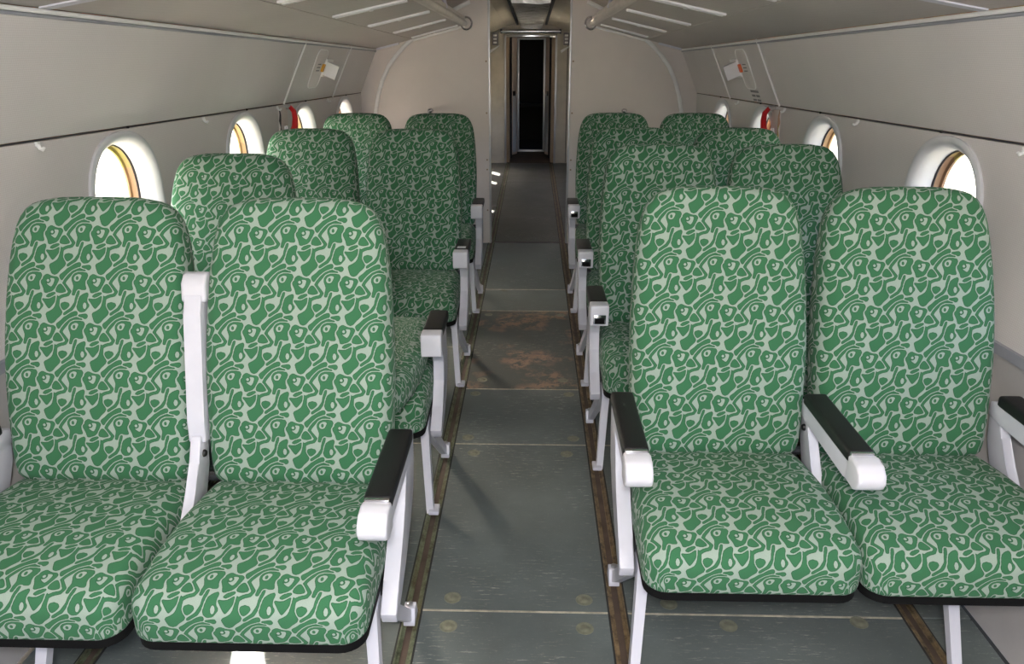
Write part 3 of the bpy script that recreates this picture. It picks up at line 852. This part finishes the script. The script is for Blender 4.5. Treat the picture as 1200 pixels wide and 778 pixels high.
def strut_mesh(sg):
    return bar('strut', [((sg*0.034, -0.25, 0.255), (0.016, 0, 0), (0, 0.012, 0.022)), ((sg*0.022, -0.16, 0.165), (0.013, 0, 0), (0, 0.010, 0.016)), ((sg*0.006, -0.03, 0.04), (0.010, 0, 0), (0, 0.010, 0.012)), ((0, 0.0, 0.02), (0.011, 0, 0), (0, 0.010, 0.010))], 'white_paint', 0.003)
STR = {1: strut_mesh(1), -1: strut_mesh(-1)}
FOOT = prism('foot', [(-0.028, 0.001), (0.028, 0.001), (0.028, 0.012), (0.014, 0.045), (-0.012, 0.045), (-0.028, 0.014)], -0.015, 0.015, 'x', 'white_paint', 0.003)
FOOTF = box('foot', -0.014, 0.018, -0.394, -0.346, 0.001, 0.014, 'white_paint', 0.003)
BOLT = lathe('foot_bolt', [(0.008, 0.0), (0.008, 0.008), (0.004, 0.010)], 'aluminium', 8, 'z')
HINGE = prism('hinge_block', [(-0.285, 0.235), (-0.235, 0.225), (-0.215, 0.26), (-0.225, 0.30), (-0.29, 0.30)], -0.016, 0.016, 'x', 'white_paint', 0.004)

U_AR, U_WR = 0.270, 1.035
def seat_unit(side, Y, label, raised=None, folded=False, ash=False, first=False, rec=(16, 16), bs=1.0, armz=0.560, sticker=False):
    wu = 0.968 if side > 0 else 0.982
    U_S = (0.507, wu); U_A = (0.262, (0.507+wu)/2, wu+0.242)
    root = empty('double_seat', (C0+side*U_AR, Y, 0.0))
    tag(root, label, 'seat', 'green patterned double seats')
    X = lambda u: side*(u-U_AR)
    for k, u in enumerate(U_S):
        if folded and k == 0:
            b = link('backrest', BACK, root, (X(u), -0.035, 0.498), (rad(89), 0, 0))
            b['label'] = 'backrest folded forward flat onto the cushion'
        else:
            link('backrest', BACK, root, (X(u), -0.012, 0.413), (rad(-rec[k]), 0, 0), (1, 1, bs))
        c = link('seat_cushion', CUSH, root, (X(u), 0, 0))
        link('cushion_base', BASE, c).parent = c
    for k, u in enumerate(U_A):
        up = (raised == k)
        arm = link('armrest', ARMB if first else ARMS, root, (X(u), 0.0, 0.520 if up else armz), (rad(-105) if up else 0, 0, 0))
        link('arm_pad', PADM if first else PADS, arm)
        link('end_cap', CAPM if first else CAPB, arm)
        if ash and k == 0: link('ashtray', ASHF, arm); link('ashtray_slot', ASHH, arm)
        if sticker and k == 0: link('sticker', STICK, arm)
        if first: link('pad_clip', CLIP, arm)
        if k == 1 and first: link('pivot_knob', PIV, root, (X(u), -0.03, 0.50))
        link('arm_bracket', BRKS if not first else BRK if k == 0 else BRKT, root, (X(u), 0, 0))
    for u, sg in ((U_AR, side), (U_WR, -side)):
        link('leg', LEG if sg > 0 else LEGM, root, (X(u), 0, 0))
        link('strut', STR[sg], root, (X(u), 0, 0))
        link('hinge_block', HINGE, root, (X(u)+sg*0.032, 0, 0))
        ft = link('foot', FOOT, root, (X(u), 0, 0.003)); link('foot_bolt', BOLT, ft, (0, 0.0, 0.044))
        link('foot', FOOTF, root, (X(u), 0, 0.003))
    a, b = sorted((X(0.285), X(1.19)))
    for y, z in ((-0.24, 0.287), (-0.07, 0.287)):
        link('frame_tube', tube('frame_tube', [(a, y, z), ((a+b)/2, y, z), (b, y, z)], 0.014, 'dark_metal', 10), root)
    # pan under the cushions and back hinge bar
    link('back_bar', tube('back_bar', [(a, 0.035, 0.40), (b, 0.035, 0.40)], 0.012, 'dark_metal', 8), root)
    return root
P_ = 'green patterned double seat '
seat_unit(-1, 1.64, P_+'with its middle armrest raised upright between the backrests', raised=1, first=True, bs=1.035, armz=0.538)
seat_unit(-1, 2.51, P_+'with its aisle backrest folded forward onto the cushion', folded=True, bs=1.02)
seat_unit(-1, 3.50, P_+'facing the rear of the one with the folded backrest', bs=1.0, sticker=True)
seat_unit(-1, 4.50, P_+'right in front of the yellow-label side partition panel', bs=0.985)
seat_unit(1, 1.81, P_+'with three lowered armrests, across from the raised armrest one', first=True, bs=1.04)
seat_unit(1, 2.80, P_+'across the aisle from the one with the folded backrest', ash=True, bs=1.025)
seat_unit(1, 3.52, P_+'two rows from the orange-label side partition panel', ash=True, bs=1.01)
seat_unit(1, 4.52, P_+'right in front of the orange-label side partition panel', ash=True, bs=0.99)

# ------------------------------------------------------------------ emergency exit fittings
def frame_on_wall(side, q, Y, low=False):
    """origin and axes on the lining: along (forward), up the slope, inward"""
    p = W(side, q, Y); a = (W(side, q, Y+0.1)-W(side, q, Y-0.1)).normalized(); u = (W(side, min(q+0.1, 4.99), Y)-W(side, q-0.1 if q > 4.1 else q, Y)).normalized()
    if low: u = (W(side, q, Y)-W(side, q-0.5, Y)).normalized()
    inn = a.cross(u).normalized()
    if inn.x*side > 0: inn = -inn
    u = inn.cross(a) if side < 0 else a.cross(inn)
    if u.z < 0: u = -u
    return p, a, u, inn
def oriented(name, side, q, Y, lift=0.0, low=False):
    p, a, u, inn = frame_on_wall(side, q, Y, low)
    e = empty(name, p+inn*lift)
    e.matrix_world = Matrix((( a.x, u.x, inn.x, (p+inn*lift).x), (a.y, u.y, inn.y, (p+inn*lift).y), (a.z, u.z, inn.z, (p+inn*lift).z), (0, 0, 0, 1)))
    return e
def obj_text(body, size, mat, parent, loc, rot=(0, 0, 0), name='lettering'):
    c = bpy.data.curves.new(name, 'FONT'); c.body = body; c.size = size; c.extrude = 0.0004; c.align_x = 'CENTER'
    tmp = bpy.data.objects.new('tmp', c); COL.objects.link(tmp)
    dg = bpy.context.evaluated_depsgraph_get(); me = bpy.data.meshes.new_from_object(tmp.evaluated_get(dg))
    bpy.data.objects.remove(tmp); me.materials.clear(); me.materials.append(MAT[mat])
    return link(name, me, parent, loc, rot)
for side, Y, lab in ((-1, 4.60, 'yellow'), (1, 4.46, 'orange')):
    # along = +Y (away from the camera), up, inward
    e = oriented('emergency_light', side, 4.58, Y, 0.0)
    tag(e, 'white emergency exit light box with %s label strip on sloping upper wall' % lab, 'lamp')
    link('housing', box('housing', -0.005, 0.125, -0.05, 0.05, 0.001, 0.014, 'trim_grey', 0.004), e)
    link('lamp_body', bar('lamp_body', [((0.016, 0, 0.040), (0, 0.036, 0), (0.004, 0, 0.038)), ((0.05, 0.0, 0.036), (0, 0.036, 0), (0.004, 0, 0.034)), ((0.105, 0.0, 0.022), (0, 0.034, 0), (0.002, 0, 0.020))], 'lamp_grey', 0.005), e)
    link('lens', bar('lens', [((-0.002, 0, 0.043), (0, 0.038, 0), (0.003, 0, 0.041)), ((0.018, 0, 0.043), (0, 0.038, 0), (0.003, 0, 0.041))], 'frosted_lens', 0.005), e)
    link('label_strip', box('label_strip', -0.042, -0.006, -0.022, 0.022, 0.004, 0.014, lab+'_label', 0.003), e)
    # inlaid hatch outline
    pts = densify(round_poly([(-0.19, -0.115), (0.0, -0.115), (0.0, 0.10), (-0.19, 0.10)], [0.04]*4, 5), 0.05)
    h = e
    link('cover_panel', prism('cover_panel', [(x*1.0, y) for x, y in pts], 0.0005, 0.003, 'z', 'wall_vinyl', 0.001), h)
    link('cover_rim', tube('cover_rim', [(x, y, 0.003) for x, y in pts], 0.003, 'trim_grey', 6, closed=True), h)
    for k, z in enumerate((0.018, 0.0, -0.018)):
        link('printed_line', box('printed_line', -0.125, -0.065, z-0.003, z+0.003, 0.003, 0.0038, 'print_grey'), h)
    # red release handle over a metal guide on the exit window
    yh = 4.03 if side > 0 else 4.09
    hh = oriented('emergency_exit_lever', side, 3.98, yh, 0.004, True)
    tag(hh, 'red emergency release lever beside the window on the %s-label wall' % lab, 'lever')
    H0 = [(0.01, -0.005, 0.030), (0.03, -0.03, 0.044), (0.02, -0.065, 0.052), (0.0, -0.105, 0.054), (-0.03, -0.128, 0.05), (-0.055, -0.136, 0.042)]
    link('grip', tube('grip', H0, [0.010, 0.013, 0.014, 0.016, 0.017, 0.015], 'red_paint', 10), hh)
    link('pivot', lathe('pivot', [(0.014, 0.0), (0.014, 0.03), (0.008, 0.036)], 'aluminium', 12, 'z'), hh, (0.02, -0.008, 0.0))
    for dx in (-0.03, 0.0):
        link('guide_rod', tube('guide_rod', [(dx, -0.10, 0.014), (dx-0.005, -0.22, 0.014), (dx-0.01, -0.36, 0.012)], 0.006, 'aluminium', 8), hh)
    link('guide_plate', box('guide_plate', -0.075, 0.035, -0.40, -0.012, -0.004, 0.008, 'partition', 0.003), hh)
    link('torn_edge', tube('torn_edge', [(-0.078, -0.012-0.03*i, 0.006+0.003*(i % 2)) for i in range(13)], [0.002+0.002*(i % 3) for i in range(13)], 'gasket' if side < 0 else 'airframe', 6), hh)
    if side > 0:
        n_ = oriented('instruction_plate', side, 4.13, 4.33, 0.0)
        tag(n_, 'small grey printed instruction plate under the orange labelled light', 'sign')
        link('plate', box('plate', -0.075, 0.075, -0.036, 0.036, 0.001, 0.003, 'wall_vinyl'), n_)
        for k in range(3):
            for j in range(2):
                if k == 0 and j == 1: continue
                link('printed_line', box('printed_line', -0.07+j*0.075, (0.07 if k == 0 else -0.01+j*0.075), 0.022-k*0.024-0.007, 0.022-k*0.024+0.005, 0.003, 0.0036, 'print_grey'), n_)

# curtain hooks under the seam
def hook(side, Y, where):
    e = oriented('wall_hook', side, 3.98, Y, 0.0, True)
    tag(e, 'small white plastic hook under the wall seam ' + where, 'hook', 'small hooks under the wall seams')
    link('clip', box('clip', -0.008, 0.008, -0.010, 0.002, 0.001, 0.008, 'hook_plastic', 0.002), e)
    link('hook_arm', tube('hook_arm', [(0, -0.008, 0.006), (-0.004, -0.015, 0.012), (-0.006, -0.018, 0.020), (-0.008, -0.012, 0.026)], [0.006, 0.005, 0.005, 0.004], 'hook_plastic', 8), e)
hook(-1, 2.10, 'above the seat with the raised middle armrest')
hook(-1, 3.14, 'above the seat with the folded backrest')
hook(-1, 4.00, 'beside the red lever on the yellow-label wall')
hook(-1, 4.90, 'beside the last window on the yellow-label wall')
hook(1, 2.06, 'above the front seat on the orange-label wall')
hook(1, 3.07, 'across from the seat with the folded backrest')
hook(1, 3.90, 'beside the red lever on the orange-label wall')
hook(1, 4.70, 'beside the last window on the orange-label wall')
# chrome knobs on the partition
for side, x in ((-1, -0.729), (1, 0.648)):
    e = empty('coat_knob', (x, YF, 0.968))
    tag(e, 'small chrome coat knob on the %s side partition above a seat back' % ('yellow-label' if side < 0 else 'orange-label'), 'knob', 'chrome coat knobs on the partition')
    link('stem', lathe('stem', [(0.016, 0.0), (0.016, -0.006), (0.007, -0.010), (0.007, -0.035)], 'chrome', 14, 'y'), e)
    link('ball', lathe('ball', [(0.002, -0.068)]+[(0.019*math.sin(t), -0.05-0.019*math.cos(t)) for t in [math.pi*k/8 for k in range(1, 8)]]+[(0.002, -0.031)], 'chrome', 14, 'y'), e)

# ------------------------------------------------------------------ vestibule and far doorway
VF = 10.1
def vz(Y, h):
    for (h0, z0), (h1, z1) in zip(ARCH, ARCH[1:]):
        if h <= h1: return z0+(z1-z0)*(h-h0)/(h1-h0)+0.01+zdrop(Y)
    return 1.0
vs, fs = [], []
hs = [-0.86, -0.56, -0.3, -0.18, 0.18, 0.3, 0.56, 0.86]
for y in (YF+0.04, 8.0, VF):
    for h in hs: vs.append((C0+h, y, vz(y, abs(h))+ (0.01 if abs(h) < 0.5 else 0)))
for i in range(2):
    for j in range(len(hs)-1): a = i*8+j; fs.append((a, a+1, a+9, a+8))
vc = structure('ceiling_vestibule', mesh_from('ceiling_vestibule', vs, fs, 'vestibule_wall', smooth=False), None, 'faceted beige ceiling of the vestibule beyond the doorway', 'ceiling')
# side walls; openings added: left for floor sun spots, right for fill daylight
def vside(side, holes):
    x0, x1 = sorted((C0+side*0.86, C0+side*0.90)); nm = 'wall_vestibule_%s' % ('left' if side < 0 else 'right')
    segs = [YF+0.04]+[v for h in holes for v in h[:2]]+[VF]
    w0 = structure(nm, box(nm, x0, x1, segs[0], segs[1], 0, 1.6, 'vestibule_wall'), None, 'beige vestibule side wall beyond the partition', 'wall')
    for a, b in zip(segs[2::2], segs[3::2]): structure('wall_section', box('wall_section', x0, x1, a, b, 0, 1.6, 'vestibule_wall'), w0)
    for a, b, z0, z1 in holes:
        structure('wall_section', box('wall_section', x0, x1, a, b, 0, z0, 'vestibule_wall'), w0); structure('wall_section', box('wall_section', x0, x1, a, b, z1, 1.6, 'vestibule_wall'), w0)
vside(-1, [(7.77, 7.93, 0.64, 0.78), (9.21, 9.42, 0.57, 0.72), (9.84, 10.08, 0.56, 0.74)]); vside(1, [(8.0, 8.7, 0.65, 1.40)])
DL, DR = -0.342, 0.278; DT = 1.53
fw = structure('wall_far', prism('wall_far', [(C0-0.86, 0), (DL, 0), (DL, DT), (DR, DT), (DR, 0), (C0+0.86, 0), (C0+0.86, 1.45), (C0+0.56, 1.51), (C0+0.3, 1.70), (C0-0.3, 1.70), (C0-0.56, 1.51), (C0-0.86, 1.45)], VF, VF+0.03, 'y', 'vestibule_wall'), None, 'beige end wall of the vestibule around the far door', 'wall')
for x in (DL-0.19, DR+0.14): structure('panel_joint', box('panel_joint', x-0.004, x+0.004, VF-0.002, VF, 0.01, 1.5, 'seam_dark'), fw)
d = empty('door_1', ((DL+DR)/2, VF, 0)); tag(d, 'narrow doorway with bright metal frame and dark cockpit passage behind', 'door', None, 'structure')
o_ = -Vector(d.location)
def dp(name, me): return link(name, me, d, o_)
for x in (DL, DR): dp('frame_post', box('frame_post', x-0.012, x+0.012, VF-0.03, VF+0.01, 0.0, DT-0.005, 'aluminium', 0.004))
dp('frame_head', box('frame_head', DL-0.012, DR+0.012, VF-0.03, VF+0.01, DT-0.03, DT, 'chrome', 0.004))
dp('curtain_bar', tube('curtain_bar', [(DL-0.05, VF-0.05, DT+0.035), (DR+0.05, VF-0.05, DT+0.035)], 0.022, 'chrome', 12))
for x in (DL-0.045, DR+0.045): dp('bar_bracket', box('bar_bracket', x-0.012, x+0.012, VF-0.07, VF, DT+0.01, DT+0.06, 'dark_metal', 0.004))
IY = 10.86; IL, IR, IT = -0.195, 0.150, 1.50
for a, b, nm in ((DL, IL, 'jamb'), (DR, IR, 'jamb')):
    s = 1 if a < 0 else -1
    dp('jamb', prism('jamb', [(a, VF+0.01), (a+s*0.05, VF+0.01), (a+s*0.05, VF+0.22), (a, VF+0.22)], 0.0, DT, 'z', 'jamb_tan'))
    dp('dark_gap', prism('dark_gap', [(a-s*0.02, VF+0.22), (a+s*0.055, VF+0.22), (a+s*0.075, VF+0.30), (a-s*0.02, VF+0.30)], 0.0, DT, 'z', 'gasket'))
    xa, xb, ya, yb = a+s*0.070, b-s*0.010, VF+0.30, VF+0.44
    q = lambda t, d: (xa+(xb-xa)*t, ya+(yb-ya)*t+d)
    lf = dp('door_leaf', prism('door_leaf', [q(0, 0), q(1, 0), q(1, 0.025), q(0, 0.025)], 0.06, DT-0.03, 'z', 'tan_door', 0.003))
    link('edge_trim', prism('edge_trim', [q(-0.12, -0.012), q(0.06, -0.012), q(0.06, 0.0), q(-0.12, 0.0)], 0.06, DT-0.03, 'z', 'chrome'), lf)
    link('lower_panel', prism('lower_panel', [q(0.2, -0.004), q(0.95, -0.004), q(0.95, 0.0), q(0.2, 0.0)], 0.09, 0.82, 'z', 'white_plastic'), lf)
    link('handle', prism('handle', [q(0.25, -0.03), q(0.7, -0.03), q(0.7, -0.004), q(0.25, -0.004)], 0.80, 0.86, 'z', 'chrome', 0.004), lf)
    dp('inner_post', box('inner_post', b-0.014, b+0.014, IY-0.03, IY+0.03, 0.0, IT, 'aluminium', 0.004))
dp('inner_head', box('inner_head', IL, IR, IY-0.03, IY+0.03, IT-0.02, IT, 'aluminium', 0.004))
dp('passage_top', box('passage_top', DL-0.03, DR+0.03, VF+0.01, IY, DT-0.004, DT+0.02, 'jamb_tan'))
dp('sill', prism('sill', [(VF-0.01, 0.001), (IY-0.03, 0.001), (IY-0.03, 0.05), (VF+0.05, 0.012)], DL, DR, 'x', 'threshold_brown', 0.003))
dp('inner_sill', box('inner_sill', IL, IR, IY-0.03, IY+0.03, 0.02, 0.075, 'aluminium', 0.003))
for x0, x1 in ((DL-0.12, IL), (IR, DR+0.12)): dp('inner_wall', box('inner_wall', x0, x1, IY, IY+0.02, 0, 1.8, 'jamb_tan'))
dp('inner_wall', box('inner_wall', IL, IR, IY, IY+0.02, IT, 1.8, 'jamb_tan'))
for x in (DL-0.08, DR+0.08): 
    a, b = sorted((x, x-0.02 if x < 0 else x+0.02)); dp('passage_side', box('passage_side', a, b, VF+0.03, IY, 0, 1.8, 'gasket'))
# passage room, its darkness painted on as black surfaces
dk = structure('wall_cockpit', box('wall_cockpit', -0.7, 0.65, 12.5, 12.55, 0, 1.9, 'painted_dark'), None, 'cockpit passage end, its darkness painted in black, seen through the far door', 'wall')
for x in (-0.72, 0.65): structure('passage_side', box('passage_side', x, x+0.02, IY+0.02, 12.5, 0, 1.9, 'painted_dark'), dk)
structure('passage_top', box('passage_top', -0.72, 0.67, IY+0.02, 12.55, 1.8, 1.85, 'painted_dark'), dk)
structure('passage_floor', box('passage_floor', -0.72, 0.67, IY+0.02, 12.55, 0.0, 0.02, 'painted_dark'), dk)
structure('equipment_shelf', box('equipment_shelf', -0.5, 0.45, 12.0, 12.5, 0.55, 0.6, 'painted_dark', 0.005), dk)
# wrapped ceiling light of the vestibule
e = empty('ceiling_light_box', (C0+0.015, 8.5, 1.66)); tag(e, 'long vestibule ceiling light box wrapped in crinkled clear plastic', 'lamp')
lx = -0.005
def yz(y): return vz(y, 0.1)
v, f = [], []
ysx = yrange(6.3, 9.95, 24)
for i, y in enumerate(ysx):
    w2 = 0.155-0.025*(i/24); dz = 0.045+0.012*math.sin(i*1.9)
    z = yz(y)
    for q in ((-w2, 0.0), (-w2*0.93, -dz), (-w2*0.4, -dz-0.008*math.sin(i*2.7)), (w2*0.4, -dz-0.010*math.sin(i*1.3+1)), (w2*0.93, -dz), (w2, 0.0)): v.append((C0+0.015+q[0], y, z+q[1]))
for i in range(24):
    for j in range(5): a = i*6+j; f.append((a, a+1, a+7, a+6))
f += [tuple(range(6)), tuple(range(24*6, 25*6))]
link('film', mesh_from('film', v, f, 'plastic_film', angle=25), e, -Vector(e.location))
for q in (-0.17, 0.17):
    link('side_trim', prism('side_trim', [(6.3, yz(6.3)-0.02), (9.95, yz(9.95)-0.02), (9.95, yz(9.95)), (6.3, yz(6.3))], C0+0.015+q-0.012, C0+0.015+q+0.012, 'x', 'dark_metal'), e, -Vector(e.location))
# wall reading-light units near the far door
for side in (-1, 1):
    x = (DL-0.12) if side < 0 else (DR+0.12)
    e = empty('switch_box', (x, VF, 1.5)); tag(e, 'dark louvred switch box high on the vestibule end wall, %s the curtain bar' % ('yellow-label side of' if side < 0 else 'orange-label side of'), 'switch box')
    link('case', box('case', -0.035, 0.035, -0.06, 0.0, -0.09, 0.05, 'print_grey', 0.006), e)
    for k in range(3): link('button', box('button', -0.02, 0.02, -0.066, -0.058, -0.07+k*0.04, -0.05+k*0.04, 'trim_grey', 0.002), e)
    link('bracket', prism('bracket', [(-0.06, -0.18), (0.05, -0.10), (0.05, -0.09), (-0.07, -0.15)], -0.10, 0.0, 'y', 'trim_grey', 0.004), e)

# ------------------------------------------------------------------ outside
structure('ground', box('ground', -60, 60, -60, 60, -2.2, -2.0, 'apron'), None, 'sunlit pale concrete apron outside the cabin windows', 'ground')
